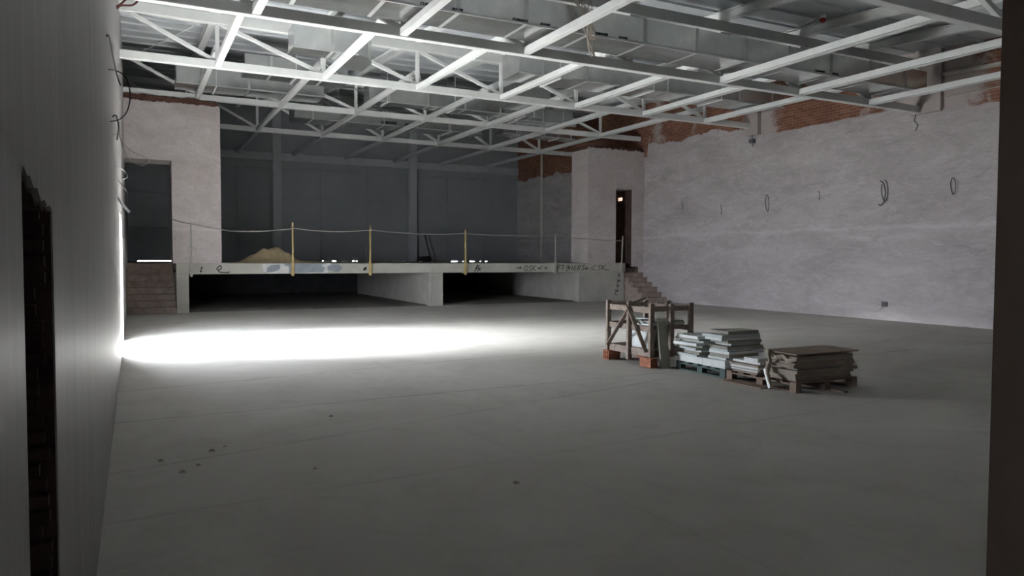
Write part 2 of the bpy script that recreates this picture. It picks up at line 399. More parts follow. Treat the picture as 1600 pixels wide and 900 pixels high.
for (a, y0), (b, y1) in zip(jf[:-1], jf[1:]):
    s.add([(a,y0,.002),(b,y1,.002),(b,y1+.25,.035),(a,y0+.25,.035),(b,YB,.035),(a,YB,.035)], [(0,1,2,3),(3,2,4,5)])
s.build('raw_ground', M['dirt'], stg)
# patches of filler on the stage edge
def blob(cx, cz, rx, rz, seed, n=18):
    r = random.Random(seed)
    return [(cx+rx*(1+r.uniform(-.25,.2))*math.cos(2*math.pi*i/n), max(1.12, min(1.43, cz+rz*(1+r.uniform(-.25,.3))*math.sin(2*math.pi*i/n)))) for i in range(n)]
s = MB()
s.prism([(3.42,1.42),(3.46,1.20),(3.62,1.13),(4.2,1.12),(4.22,1.42)], 'y', YS-.003, YS+.01); s.build('white_patch', M['patchw'], stg); s = MB(); s.prism([(5.15,1.13),(5.2,1.43),(5.5,1.43),(5.4,1.13)], 'y', YS-.003, YS+.01)
s.build('white_patch', M['patchw'], stg)
s = MB()
s.prism([(3.55,1.16),(3.58,1.3),(3.7,1.38),(3.95,1.40),(3.95,1.27),(3.85,1.20),(3.7,1.17)], 'y', YS-.004, YS+.01); s.build('grey_patch', M['patch'], stg); s = MB()
s.prism([(4.05,1.43),(4.1,1.36),(4.22,1.33),(4.22,1.14),(4.6,1.13),(4.9,1.16),(5.25,1.15),(5.32,1.28),(5.2,1.38),(5.35,1.43)], 'y', YS-.005, YS+.01); s.build('grey_patch', M['patch'], stg); s = MB()
s.prism(blob(5.62,1.29,.24,.12,3), 'y', YS-.004, YS+.01)
s.build('grey_patch', M['patch'], stg)
# graffiti: brush strokes lying on the concrete
def strokes(lst, x0, z0, sx, sz, y=YS-.004, r=.011, name='graffiti', label=None, slant=.15):
    mb = MB()
    for st in lst:
        pts = [(x0+(u+slant*w)*sx, y, z0+w*sz) for u, w in st]
        if len(pts) > 2:   # smooth by Catmull-Rom
            q = []
            P = [pts[0]] + pts + [pts[-1]]
            for i in range(1, len(P)-2):
                a, b, c, d = map(Vector, P[i-1:i+3])
                for k in range(5):
                    t = k/5; q.append(.5*((2*b)+(c-a)*t+(2*a-5*b+4*c-d)*t*t+(3*b-a-3*c+d)*t**3))
            q.append(Vector(pts[-1])); pts = q
        mb.tube(pts, r, 6)
    mb.v = [(a, y + (b-y)*.35, c) for a, b, c in mb.v]
    o = mb.build(name, M['black'], stg)
    if label: o['label'] = label
G = {'F': [[(0,0),(0,1)],[(0,1),(.6,1)],[(0,.55),(.45,.55)]], 'I': [[(.2,0),(.2,1)],[(0,1),(.4,1)]],
     'G': [[(.6,.9),(.3,1),(.05,.7),(.05,.5),(.4,.45),(.6,.75),(.55,.3),(.35,-.1),(.1,0)]],
     'H': [[(0,0),(0,1)],[(.5,0),(.5,.95)],[(0,.5),(.5,.5)]], 'E': [[(.5,.95),(.15,.85),(.2,.55),(.4,.5),(.15,.45),(.05,.1),(.5,.08)]],
     'R': [[(0,0),(.05,1)],[(.05,1),(.5,.85),(.35,.55),(.05,.5)],[(.1,.5),(.6,0)]],
     'S': [[(.6,.95),(.2,.95),(.1,.7),(.4,.5),(.5,.2),(.2,.02),(0,.1)]], 'C': [[(.55,.9),(.2,.95),(0,.5),(.15,.05),(.55,.15)]],
     'K': [[(0,0),(0,1)],[(.55,1),(0,.5)],[(0,.5),(.65,0)]], 'O': [[(.3,1),(0,.6),(.15,.05),(.5,.1),(.55,.7),(.3,1)]]}
def word(w, x0, z0, sx, sz, adv=.78, tail=None, **k):
    L = []
    for i, ch in enumerate(w): L += [[(u+i*adv, v) for u, v in st] for st in G[ch]]
    if tail: L += tail
    strokes(L, x0, z0, sx, sz, **k)
word('FIGHERS', 13.72, 1.17, .22, .19, tail=[[(5.3,.4),(5.9,.55),(5.5,.2),(6.0,.3)]])
word('CSK', 15.25, 1.17, .26, .19, tail=[[(-.3,.6),(-.35,.1)],[(2.2,.2),(2.7,.05),(2.9,.15)]])
word('OSK', 12.35, 1.16, .22, .2, tail=[[(-1.6,.6),(-.6,.55),(-.9,.7)],[(-.9,.4),(-.6,.55)],[(2.3,.6),(3.2,.3)],[(2.5,.3),(3.3,.9)]])
strokes([[(0,.4),(.35,.95),(.5,.5),(.2,.35),(.5,.05),(1.4,.0)],[(1.35,.05),(1.45,.1)]], 2.13, 1.16, .26, .22, r=.014)
strokes([[(0,.0),(.3,1),(.2,.3)],[(.3,1),(.7,.8)],[(.1,.5),(.6,.6)],[(.5,0),(.6,.5),(.9,.1)],[(.7,.5),(1.0,.5)]], 10.42, 1.15, .24, .22, r=.016)
strokes([[(0,0),(.3,.1),(.1,.3),(.35,.4)],[(.05,.15),(.3,.3)]], 6.52, 1.22, .28, .2, r=.018)
strokes([[(0,.5),(.1,.9)],[(0,.0),(.1,.35)],[(-.1,.2),(.15,.2)]], 1.72, 1.17, .2, .18, r=.016)
strokes([[(0,0),(.15,.5),(.3,.1)],[(0,.3),(.3,.35)]], 13.2, 1.2, .2, .2, r=.012)
strokes([[(0,3.6),(.4,3.3)],[(.2,3.8),(.2,3.0)],[(0,2.6),(.5,2.4)],[(.1,2.1),(.45,2.7)],[(0,1.7),(.5,1.5)],[(.25,2.0),(.3,1.2)],[(0,.9),(.5,.6)],[(.4,1.0),(.1,.3)],[(0,.2),(.5,.0)]], 16.25, .22, .34, .22, y=YS+.036, r=.012)

# steps
def stairs(name, label, x0, x1, yf, depth, nst, zt, y_end):
    mb = MB(); h = zt/nst
    for i in range(nst):
        w = .02*math.sin(i*2.3)
        mb.box(x0, x1, yf+i*depth+w, y_end, i*h, (i+1)*h-.0)
        mb.box(x0, x1, yf+i*depth+w-.025, yf+i*depth+w+.1, (i+1)*h-.045, (i+1)*h+.002)
    o = mb.build(name, M['stair'], None, .012); tag(o, label, 'stairs', 'brick stairs beside the stage')
stairs('staircase', 'raw brick stairs left of the stage, under the wide doorway', XL, 1.07, 23.02, .28, 8, ZST, 25.3)
stairs('staircase', 'raw brick stairs right of the stage, behind the wooden crate', 16.77, XR, 21.75, .29, 8, ZST, 24.5)
for _ in range(1):
    mb = MB()
    for i in range(9):
        a = 17.0 + rnd.uniform(-.6,.55); b = 21.5 + rnd.uniform(-.35,.15); r = rnd.uniform(.04,.09)
        mb.hexa([(a-r,b-r,0),(a+r,b-r*.8,0),(a+r*.8,b+r,0),(a-r,b+r*.7,0)], [(a-r*.6,b-r*.5,r),(a+r*.5,b-r*.6,r*1.2),(a+r*.6,b+r*.5,r),(a-r*.5,b+r*.6,r*.8)])
    tag(mb.build('rubble', M['stair']), 'brick rubble spilled at the foot of the right stairs', 'rubble', None, 'stuff')

# ---- the two plastered blocks at the stage sides
wp = MB(); y0, y1 = YS+.1, 24.35
wp.box(1.0, 2.31, y0, y1, ZST, 5.97); wp.box(XL, 1.0, y0, y1, 4.36, 5.97)
wso = struct('wall_stage_left', wp, M['pyl'])
wp = MB(); wp.box(15.1, 16.36, y0, y1, ZST, 5.70); wp.box(16.36, 17.1, y0, 23.8, 4.25, 5.70); wp.box(17.1, XR, y0, 23.8, 1.30, 5.70)
wso2 = struct('wall_stage_right', wp, M['pyl'])
s = MB()
s.strip('y', y0+.03, y1-.05, jag(XL, 2.27, lambda x: 6.16-.07*max(0,x-1.6), .03, .09, 21), 5.96); s.build('broken_brick_top', M['brickdark'], wso)
s = MB(); s.strip('y', y0+.02, y0+.06, jag(XL, 2.31, 6.0, .025, .06, 23), 5.95); s.build('ragged_plaster_edge', M['pyl'], wso)
s = MB(); s.strip('y', y0+.03, y1-.05, jag(15.14, XR, 5.82, .04, .06, 22), 5.69); s.build('broken_brick_top', M['brickdark'], wso2)
s = MB(); s.strip('y', y0+.001, y0+.05, jag(15.1, XR, 5.74, .035, .07, 24), 5.68); s.build('ragged_plaster_edge', M['pyl'], wso2)
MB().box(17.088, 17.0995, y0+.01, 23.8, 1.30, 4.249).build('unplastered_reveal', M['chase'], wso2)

# ---- guard posts, clamps and cord along the stage edge
posts = [(1.48, 'postgrey', 'thin grey guard post leftmost on the stage edge, by the wide doorway', 2.60), (4.325, 'yellow', 'yellow guard post on the stage edge in front of the sand heap', 2.68),
         (6.745, 'yellow', 'yellow guard post in the middle of the three on the stage edge', 2.64), (10.07, 'yellow', 'yellow guard post over the right-hand opening under the stage', 2.58),
         (13.62, 'postgrey', 'thin grey guard post before the conduit on the stage side wall', 2.52), (16.54, 'postgrey', 'thin grey guard post at the right corner of the stage', 2.46)]
for x, mk, lab, zt in posts:
    t = thing('guard_post', lab, 'post', (x, YS-.03, 1.08), 'guard posts on the stage edge')
    w = .05 if mk == 'yellow' else .04
    b = MB(); b.beam((x, YS-.035, 1.04), (x + (.05 if x > 16 else 0), YS-.035, zt), w, w, ch=.006); b.build('upright', M[mk], t)
    b = MB(); b.beam((x-.005, YS-.004-.033, 1.06), (x-.005, YS-.004-.033, 1.46), w+.035, .058, (0,1,0)); b.box(x-w/2, x+w/2, YS-.03, YS+.22, 1.435, 1.455); b.box(x-w/2, x+w/2, YS-.03, YS+.2, 1.085, 1.112)
    b.build('clamp', M[mk], t)
rp = MB(); kn = [(1.0, 2.68), (1.48, 2.57), (2.32, 2.42), (2.9, 2.38), (3.9, 2.44), (4.325, 2.5), (5.5, 2.42), (6.745, 2.5), (8.1, 2.42), (8.6, 2.40), (10.07, 2.45), (12, 2.40), (13.62, 2.44), (15, 2.34), (16.2, 2.3), (16.58, 2.32)]
pts = []
for (a, za), (b, zb) in zip(kn[:-1], kn[1:]):
    for k in range(5): pts.append((a+(b-a)*k/5, YS-.065+.01*math.sin(a*3+k), za+(zb-za)*k/5 - .02*math.sin(math.pi*k/5)))
pts.append((16.58, YS-.065, 2.32)); rp.tube(pts, .014, 6)
tag(rp.build('safety_rope', M['rope']), 'sagging grey cord strung from post to post along the stage edge', 'cord')

# ---- sand heap and odds on the stage
sh = MB(); nx, ny = 44, 22; vs = []
for j in range(ny+1):
    for i in range(nx+1):
        u, v = i/nx, j/ny; x = 2.75 + 3.1*u; y = 23.75 + 1.9*v
        h = .40*math.exp(-((x-3.98)/.52)**2 - ((y-24.7)/.5)**2) + .16*math.exp(-((x-4.45)/.28)**2 - ((y-24.5)/.4)**2) + .17*math.exp(-((x-3.45)/.45)**2 - ((y-24.6)/.5)**2) + .05*math.exp(-((x-5.2)/.4)**2 - ((y-24.6)/.5)**2)
        h *= 1 + .35*mnoise.noise(Vector((x*3, y*3, 1)));
        e = min(1, 8*min(u, 1-u, v, 1-v)); vs.append((x, y, ZST + max(0, h*e + .012*e + .02*mnoise.noise(Vector((x*7, y*7, 3)))*e)))
sh.add(vs, [(j*(nx+1)+i, j*(nx+1)+i+1, (j+1)*(nx+1)+i+1, (j+1)*(nx+1)+i) for j in range(ny) for i in range(nx)], True)
tag(sh.build('sand_heap', M['sand']), 'heap of yellow sand lying on the stage behind the first yellow post', 'sand')
st = MB(); st.tube([(12.6, 32.9, ZST+.01), (12.5, 33.1, 2.1), (12.42, 33.3, 2.72)], .03, 8)
tag(st.build('leaning_stick', M['cableb']), 'thin dark stick leaning beside the right column at the back of the stage', 'stick')
cr = MB(); cr.hexa([(11.9,32.7,ZST),(12.5,32.7,ZST),(12.5,33.1,ZST),(11.9,33.1,ZST)], [(11.95,32.72,1.68),(12.48,32.75,1.72),(12.46,33.05,1.7),(11.96,33.08,1.66)])
tag(cr.build('dark_bundle', M['cableb'], None, .03), 'dark bundle on the stage floor at the foot of the leaning stick', 'bundle')
for i in range(16):
    x = rnd.choice([rnd.uniform(6.3, 9.0), rnd.uniform(10.0, 13.2)]); y = rnd.uniform(29, 33); r = rnd.uniform(.025, .06)
    mb = MB(); mb.hexa([(x-r*1.6,y-r,ZST),(x+r*1.5,y-r,ZST),(x+r*1.3,y+r,ZST),(x-r*1.4,y+r,ZST)], [(x-r,y-r*.6,ZST+r),(x+r,y-r*.7,ZST+r*1.2),(x+r*.8,y+r*.6,ZST+r),(x-r*.9,y+r*.5,ZST+r*.8)])
    tag(mb.build('plaster_chunk', M['rubble']), 'small pale chunk of rubble lying toward the back of the stage floor', 'rubble', 'pale rubble bits on the stage')
for y, z0, z1, lab in ((31.2, ZST, 6.9, 'pale vertical conduit on the side wall right of the stage'),):
    b = MB(); b.beam((XR-.04, y, z0), (XR-.04, y, z1), .1, .08, ch=.02); tag(b.build('wall_conduit', M['pipe']), lab, 'conduit')

# ---- roof trusses
X0, SP = 1.7177, 2.334
nodes = [X0 + SP*i for i in range(7)]
T = [('farthest from the stage, cut off beside the dark door frame', 6.2, 4.80), ('right behind the long main duct with black lettering', 11.93, 5.278), ('standing between the main duct and the stage, web fully visible', 17.63, 5.775), ('directly above the front edge of the stage', 23.35, 6.166), ('deep over the stage, before the panelled back wall', 28.05, 6.15)]
def ztop(i):  # centre height of the top chord
    return roofz(T[i][1]) - .05 - .20 - .11
for i, (lab, y, zb) in enumerate(T):
    t = thing('roof_truss', 'white steel roof truss ' + lab, 'truss', (XL, y, zb), 'white roof trusses')
    zt = ztop(i); zb_ = zb + .085
    a = MB(); a.beam((XL, y, zb_), (XR-.11, y, zb_), .15, .17, ch=.008)
    if i == 1:
        for k in range(26):
            x = 5 + k*.48; a.tube([(x, y-.06, zb-.004), (x, y-.06, zb+.002)], .014, 6)
    a.build('bottom_chord', M['white'], t)
    a = MB(); a.beam((XL, y, zt), (XR-.11, y, zt), .16, .22, ch=.008); a.build('top_chord', M['white'], t)
    prev = XL + .12
    for k, x in enumerate(nodes):
        a = MB(); a.beam((x, y, zb_+.08), (x, y, zt-.10), .085, .085, ch=.006); a.build('vertical', M['white'], t)
        a = MB(); a.beam((prev+.04, y, zt-.09), (x-.05, y, zb_+.08), .085, .085, ch=.006); a.build('diagonal', M['white'], t)
        a = MB(); a.box(x-.09, x+.06, y-.008, y+.008, zb_-.02, zb_+.14); a.build('gusset_plate', M['white'], t)
        prev = x
ordw = ['first', 'second', 'third', 'fourth', 'fifth', 'sixth', 'seventh']
bay = ['', 'before the lettered main duct', 'behind the lettered main duct', 'before the stage edge', 'over the stage front', 'over the stage back']
for k in range(1, len(T)):
    for n_, x in enumerate(nodes):
        if k == 1 and n_ == 3: continue
        ya = T[k-1][1]; yb = T[k][1]; z = T[k][2] + .075
        m = MB()
        if n_ in (4, 5, 6) or k == 0:
            m.beam((x-.055, ya+.05, z), (x-.055, yb-.076, z), .075, .12); m.beam((x+.055, ya+.05, z), (x+.055, yb-.076, z), .075, .12)
        else: m.beam((x, ya+.05, z), (x, yb-.076, z), .13, .12, ch=.006)
        tag(m.build('tie_beam', M['white'], None), 'white level tie beam, %s from doorway wall, %s' % (ordw[n_], bay[k]), 'beam', 'level tie beams between the trusses')
for n_, x in enumerate(nodes):
    z = T[4][2] + .03
    m = MB(); m.beam((x, T[4][1]+.08, z), (x, YB-.02, z), .13, .12); tag(m.build('tie_beam', M['grey']), 'grey level tie beam, %s from doorway wall, %s' % (ordw[n_], bay[5]), 'beam', 'level tie beams between the trusses')
for k in range(1, len(T)+1):
    for n_, x in enumerate(nodes):
        ya = T[k-1][1]; yb = T[k][1] if k < len(T) else YB
        za = roofz(ya) - .05 - .10; zb = roofz(yb) - .05 - .10
        m = MB(); m.channel((x, ya, za), (x, yb-.01, zb), .16, .195, .014)
        tag(m.build('rafter', M['white']), 'white sloping roof joist, %s from doorway wall, %s' % (ordw[n_], bay[k]), 'beam', 'roof joists under the sheeting')

# roof bracing rods
for k, (p, q, lab) in enumerate([((1.7, 17.63, 6.95), (.0, 23.3, 7.15), 'thin bracing rod under the roof sheets in the upper left corner'),
                    ((6.4, 17.6, 6.3), (8.7, 23.3, 7.0), 'thin pale bracing rod slanting behind the third truss, right of the stub duct'),
                    ((4.1, 17.7, 6.2), (6.4, 23.2, 6.9), 'thin pale bracing rod slanting behind the third truss, left of the stub duct')]):
    m = MB(); m.tube([p, q], .014, 6); tag(m.build('bracing_rod', M['white']), lab, 'rod', 'thin bracing rods')

# ---- ducts of foil-faced board
def text_mesh(txt, size, Mx, parent, name='lettering'):
    cu = bpy.data.curves.new(name, 'FONT'); cu.body = txt; cu.size = size; cu.extrude = .0005; cu.offset = .004*size/.1; cu.shear = .25; cu.space_character = 1.05
    tmp = bpy.data.objects.new(name, cu); C.objects.link(tmp)
    dg = bpy.context.evaluated_depsgraph_get(); dg.update()
    me = bpy.data.meshes.new_from_object(tmp.evaluated_get(dg)); bpy.data.objects.remove(tmp)
    loc = parent.location
    me.transform(Matrix.Translation(-loc) @ Mx); me.materials.clear(); me.materials.append(M['black'])
    o = bpy.data.objects.new(name, me); C.objects.link(o); o.parent = parent; return o
FRONT = lambda x, y, z: Matrix.Translation((x, y, z)) @ Matrix.Rotation(math.pi/2, 4, 'X')
def duct(label, x0, x1, y0, y1, z0, z1, rods=(), seams=1.2, texts=(), end_open=False, bend=None):
    t = thing('air_duct', label, 'duct', (x0, y0, z0), 'foil-faced air ducts under the roof')
    m = MB(); m.box(x0, x1, y0, y1, z0, z1)
    if bend:   # chamfered elbow continuing backwards
        bx, by = bend
        m.prism([(x1-.001, y0), (x1+.25, y0+.18), (x1+.45, y0+.6), (x1+.45, by), (x1+.45-bx, by), (x1+.45-bx, y1), (x1-.001, y1)], 'z', z0, z1)
    m.build('casing', M['foil'], t, .012)
    x = x0 + seams*.5
    while x < x1 - .1:
        MB().box(x-.035, x+.035, y0-.002, y1+.002, z0-.002, z1+.002).build('tape', M['foilb'], t); x += seams
    sm = MB(); sm.box(x0, x1, y0-.003, y0+.03, z0-.0025, z0+.03); sm.build('edge_trim', M['foilb'], t)
    if rods:
        for rx in rods:
            r = MB()
            r.tube([(rx, y0-.03, z0-.03), (rx, y0-.03, roofz(y0)-.01)], .008, 6); r.tube([(rx, y1+.03, z0-.03), (rx, y1+.03, roofz(y1)-.01)], .008, 6)
            r.box(rx-.02, rx+.02, y0-.05, y1+.05, z0-.035, z0-.003); r.build('hanger', M['white'], t)
    for tx, tz, txt, sz in texts: text_mesh(txt, sz, FRONT(tx, y0-.004, tz), t)
    return t
tx = []
for bx in (4.0, 5.6, 7.2, 12.7):
    tx += [(bx, 5.52, 'CLIMAVER', .062), (bx+.53, 5.52, 'ISOVER', .056)]
tx += [(4.95, 5.80, 'ISOVER', .056)]
duct('long main air duct with black lettering running before a truss', 1.6, 16.4, 10.92, 11.77, 5.49, 5.95, (), 1.22, tx)
duct('short foil duct stub with a bent end below the second truss, upper left', 2.98, 4.34, 15.6, 16.2, 5.92, 6.41, (), 1.6, (), bend=(.6, 16.95))
duct('foil duct seen behind the bent stub duct through the third truss', 2.58, 5.23, 19.86, 20.6, 6.32, 6.78, (3.85,), 1.3)
duct('long low foil duct at left between third and fourth trusses', 1.09, 5.06, 21.96, 22.9, 6.32, 6.82, (2.1,), 1.25)
duct('foil duct in the middle between third and fourth trusses', 6.34, 12.24, 21.7, 22.3, 6.32, 6.84, (6.9, 9.1, 11.6), 1.25)
duct('foil duct at right between third and fourth trusses under hanger rods', 10.9, 13.9, 22.38, 23.08, 6.32, 6.78, (11.7, 13.5), 1.2)
duct('foil duct over the stage beyond the fourth truss, left part', 4.9, 11.9, 25.6, 26.6, 6.33, 6.75, (6.4, 10.6), 1.25, ((7.9, 6.40, 'CLIMAVER', .12), (8.8, 6.40, 'ISOVER', .1)))
duct('foil duct crossing right of centre between second and third trusses', 8.1, 16.7, 15.4, 16.3, 5.95, 6.55, (9.2, 12.0, 14.3), 1.25)
duct('square foil branch duct dropping right of centre behind the third truss', 10.3, 11.2, 19.3, 21.0, 6.32, 6.91, (), 2.5)
duct('foil duct over the right end of the stage beyond the fourth truss', 12.4, 15.6, 24.9, 25.6, 6.3, 6.7, (13.1, 14.8), 1.2)

# smoke detector with its wire
t = thing('smoke_detector', 'small white and red smoke detector hanging under the roof before the main duct', 'smoke detector', (13.0, 11.0, 6.6))
zr = roofz(11.0) - .001
m = MB(); m.tube([(13.0,11.0,zr),(13.0,11.0,zr-.05),(13.0,11.0,zr-.09)], [.06,.07,.07], 16); m.build('base', M['cablec'], t)
m = MB(); m.tube([(13.0,11.0,zr-.0905),(13.0,11.0,zr-.13),(13.0,11.0,zr-.17)], [.068,.065,.035], 16); m.build('red_cap', M['redp'], t)
m = MB(); m.tube([(12.94,11.0,zr-.05),(12.85,11.25,zr-.12),(12.8,11.5,zr-.22),(12.85,11.8,zr-.18)], .012, 6); m.build('wire', M['cablew'], t)

# tangled cord hanging by the main duct
t = MB()
for k in range(9):
    r = random.Random(100+k); pts = []
    top = Vector((6.72 + r.uniform(-.12,.12), 10.74, 6.25))
    for i in range(15):
        u = i/14; w = .05 if .42 < u < .55 else (.10 if u < .42 else .07)
        pts.append((6.74 + .33*u + w*math.sin(u*9+k*1.7)*(1-.5*u) + (top.x-6.72)*(1-u), 10.74 + w*.7*math.cos(u*8+k*2.1), 6.3 - (1.22 if k < 4 else .95)*u))
    t.tube(pts, .010, 5)
tag(t.build('hanging_cord_bundle', M['jute']), 'tangled bundle of beige cord hanging beside the main duct', 'cord')

# ---- right wall: holes with wire loops, outlet box, conduits
def wire(name, pts, r, mat, lab, grp=None, n=6):
    q = []; P = [pts[0]] + list(pts) + [pts[-1]]
    for i in range(1, len(P)-2):
        a, b, c, d = map(Vector, P[i-1:i+3])
        for k in range(6):
            t = k/6; q.append(.5*((2*b)+(c-a)*t+(2*a-5*b+4*c-d)*t*t+(3*b-a-3*c+d)*t**3))
    q.append(Vector(pts[-1])); m = MB(); m.tube(q, r, n)
    o = m.build(name, mat); tag(o, lab, 'cable', grp); return o
XW = XR - .01
def loop(y, z, h, w, lab, part=1.0, r=.009):
    pts = []
    nn = 14
    for i in range(int(nn*part)+1):
        a = math.pi/2 + 2*math.pi*i/nn; pts.append((XW - .07*abs(math.sin(a*.5+.4)), y + w*math.cos(a), z + h*math.sin(a)))
    return wire('wire_loop', pts, r, M['cableb'], lab, 'wire loops on the right wall')
loop(16.86, 3.35, .26, .09, 'oval loop of dark wire on the right wall, third from its far end')
loop(12.95, 3.36, .32, .16, 'large loop of dark wire on the right wall above the outlet', .62, .012)
loop(12.82, 3.42, .28, .11, 'smaller loop of dark wire beside the large one above the outlet', .9)
loop(11.0, 3.38, .2, .07, 'oval loop of dark wire on the right wall nearest the door frame')
loop(14.93, 3.44, .13, .06, 'small curl of wire on the right wall between the oval and large loops', .55)
loop(20.9, 3.51, .14, .08, 'small curl of wire on the right wall farthest from the camera', .5)
loop(18.9, 3.27, .16, .05, 'short crooked wire on the right wall, second from its far end', .6)
t = thing('wall_outlet', 'dark outlet box low on the right wall with a short cable', 'outlet', (XW, 12.77, .36))
m = MB(); m.box(XR-.035, XR, 12.70, 12.86, .36, .49); m.build('box', M['plasticg'], t, .006)
m = MB(); m.tube([(XR-.03,12.8,.37),(XR-.06,12.85,.30),(XR-.05,12.95,.24),(XR-.03,13.05,.19)], .008, 6); m.build('cable', M['cablew'], t)
for za, zb, r, lab in ((6.12, 5.93, .055, 'thick pale pipe on the brick at the top of the right wall'), (5.56, 5.53, .012, 'thin pale cable stretched along the brick of the right wall')):
    m = MB(); m.tube([(XR-.06, 11.3, za), (XR-.06, 7, zb)], r, 8); tag(m.build('wall_pipe', M['pipe']), lab, 'pipe')
m = MB(); m.box(XR-.16, XR-.02, 17.42, 17.58, 5.3, 5.42); m.tube([(XR-.09,17.5,5.55),(XR-.08,17.52,5.35),(XR-.07,17.5,5.2)], .014, 6)
tag(m.build('junction_box', M['plasticg']), 'small dark junction box under a truss end on the right wall', 'junction box')
m = MB(); m.tube([(XR-.13,11.95,5.24),(XR-.12,12.0,5.1),(XR-.11,11.9,4.98),(XR-.1,11.97,4.85)], .012, 6)
tag(m.build('wall_wire', M['cableb']), 'short dark wire hanging under the second truss end on the right wall', 'cable')

# ---- left wall: loose cables
LW = 'loose cables on the doorway wall'
wire('loose_cable', [(XL, 7.7, 3.60), (XL+.02, 7.75, 3.62), (XL+.04, 8.0, 3.55), (XL+.07, 8.4, 3.42), (XL+.10, 8.5, 3.34)], .008, M['cableb'], 'dark cable hooked from the doorway wall near its top', LW)
wire('loose_cable', [(XL, 8.3, 3.44), (XL+.06, 8.4, 3.46), (XL+.15, 8.4, 3.40), (XL+.185, 8.4, 3.24), (XL+.16, 8.4, 3.08), (XL+.09, 8.4, 2.98), (XL, 8.4, 2.95)], .006, M['cableb'], 'big dark cable loop bowing out from the doorway wall', LW)
wire('loose_cable', [(XL, 10.0, 3.06), (XL+.05, 10., 3.06), (XL+.10, 10., 2.96), (XL+.20, 10., 2.87), (XL+.345, 10., 2.81), (XL+.37, 10., 2.76), (XL+.30, 10., 2.71), (XL+.18, 10., 2.76), (XL+.10, 10., 2.9), (XL+.06, 10.0, 3.12)], .006, M['cablew'], 'pale cable loop hanging before the head of the far doorway', LW)
wire('loose_cable', [(XL, 9.6, 3.20), (XL+.04, 9.65, 3.22), (XL+.06, 9.8, 3.12), (XL+.04, 10, 3.0)], .010, M['cableb'], 'short dark cable end above the pale loop on the doorway wall', LW)
wire('loose_cable', [(XL, 11.8, 2.88), (XL+.10, 11.9, 2.82), (XL+.13, 11.9, 2.74), (XL+.05, 11.9, 2.70)], .008, M['cablec'], 'curled pale cable below the large pale loop on the doorway wall', LW)
wire('loose_cable', [(XL, 12.0, 2.46), (XL+.06, 12.0, 2.36), (XL+.15, 12.0, 2.25)], .018, M['cablec'], 'thick white cable end poking out above the lit doorway', LW)
wire('loose_cable', [(XL, 12.3, 2.74), (XL+.06, 12.35, 2.66), (XL+.13, 12.4, 2.56)], .006, M['cablew'], 'thin pale cable tail below the curled one on the doorway wall', LW)
for k, (dx, dz) in enumerate(((.22, .22), (.36, .26))):
    wire('red_cable', [(XL+.01, 13.5+k*.1, 5.60), (XL+.08, 13.5+k*.1, 5.66), (XL+dx*.7, 13.5+k*.1, 5.70+.05*(1-k)), (XL+dx, 13.5+k*.1, 5.62+dz), (XL+dx+.2, 13.5+k*.1, 6.5)], .016, M['cabler'], ('dark red cable, steeper of two, at the top of the doorway wall', 'dark red cable, flatter of two, at the top of the doorway wall')[k], LW)

# ---- wooden A-frame crate with stone slabs
CX, CYc = 6.76, 8.66
t = thing('wooden_crate', 'weathered open wooden crate with crossed struts standing on bricks', 'crate', (CX, CYc, .1))
x0, x1, y0, y1, zb, zt = CX, CX+.74, CYc, CYc+1.10, .13, .93
W = M['woodd']
def bar(nm, p, q, w, h, mat=W, up=(0,0,1)): MB().beam(p, q, w, h, up, ch=.004).build(nm, mat, t)
for (x, y, z0, z1) in ((x0, y0, .149, .94), (x0, y1, .149, .945), (x1, y0, .149, .94), (x1, y1, .149, .92), (x0+.37, y0-.005, .14, .93), (x0-.01, y0+.53, .06, .955), (x1, y0+.55, .13, .93)):
    bar('post', (x, y, z0), (x, y, z1), .075, .055)
bar('strut', (x0-.03, y0+.50, .86), (x0-.03, y1-.03, .24), .02, .075, up=(1,0,0)); bar('strut', (x0-.03, y0+.55, .90), (x0-.03, y0+.08, .22), .02, .075, up=(1,0,0))
bar('strut', (x0+.05, y0+.5, .93), (x1-.1, y1-.1, .96), .05, .03)
for z, h in ((.84, .09), (.56, .08), (.2, .11)):
    bar('rail', (x0+.01, y0, z), (x0+.01, y1, z), .03, h); bar('rail', (x1, y0, z), (x1, y1, z), .03, h)
for z, h in ((.86, .075), (.58, .06), (.2, .10)):
    bar('rail', (x0, y0+.02, z), (x1, y0+.02, z), .03, h); bar('rail', (x0, y1, z), (x1, y1, z), .03, h)
bar('base_beam', (x0+.1, y0, .18), (x0+.1, y1, .18), .09, .06); bar('base_beam', (x1-.1, y0, .18), (x1-.1, y1, .18), .09, .06)
m = MB()
for k in range(5): m.box(x0+.03, x1-.03, y0+.05+k*.22, y0+.22+k*.22, .212, .232)
m.build('base_board', W, t)
for i, (xa, ya, w, h, lean, mk, lab) in enumerate([(x0+.17, y0+.25, .55, .44, .10, 'slabw', 'pale stone slab leaning inside the crate, nearest its open left side'), (x0+.25, y0+.30, .6, .50, .1, 'slab', 'grey stone slab leaning inside the crate behind the pale one'),
                                 (x0+.33, y0+.22, .62, .42, .1, 'slabw', 'pale stone slab leaning inside the crate, third from its left side')]):
    m = MB(); m.hexa([(xa,ya,.233),(xa+.03,ya,.233),(xa+.03,ya+w,.233),(xa,ya+w,.233)], [(xa+lean,ya,.188+h),(xa+.03+lean,ya,.188+h),(xa+.03+lean,ya+w,.188+h*.95),(xa+lean,ya+w,.188+h*.95)])
    tag(m.build('stone_slab', M[mk]), lab, 'slab', 'slabs in the crate')
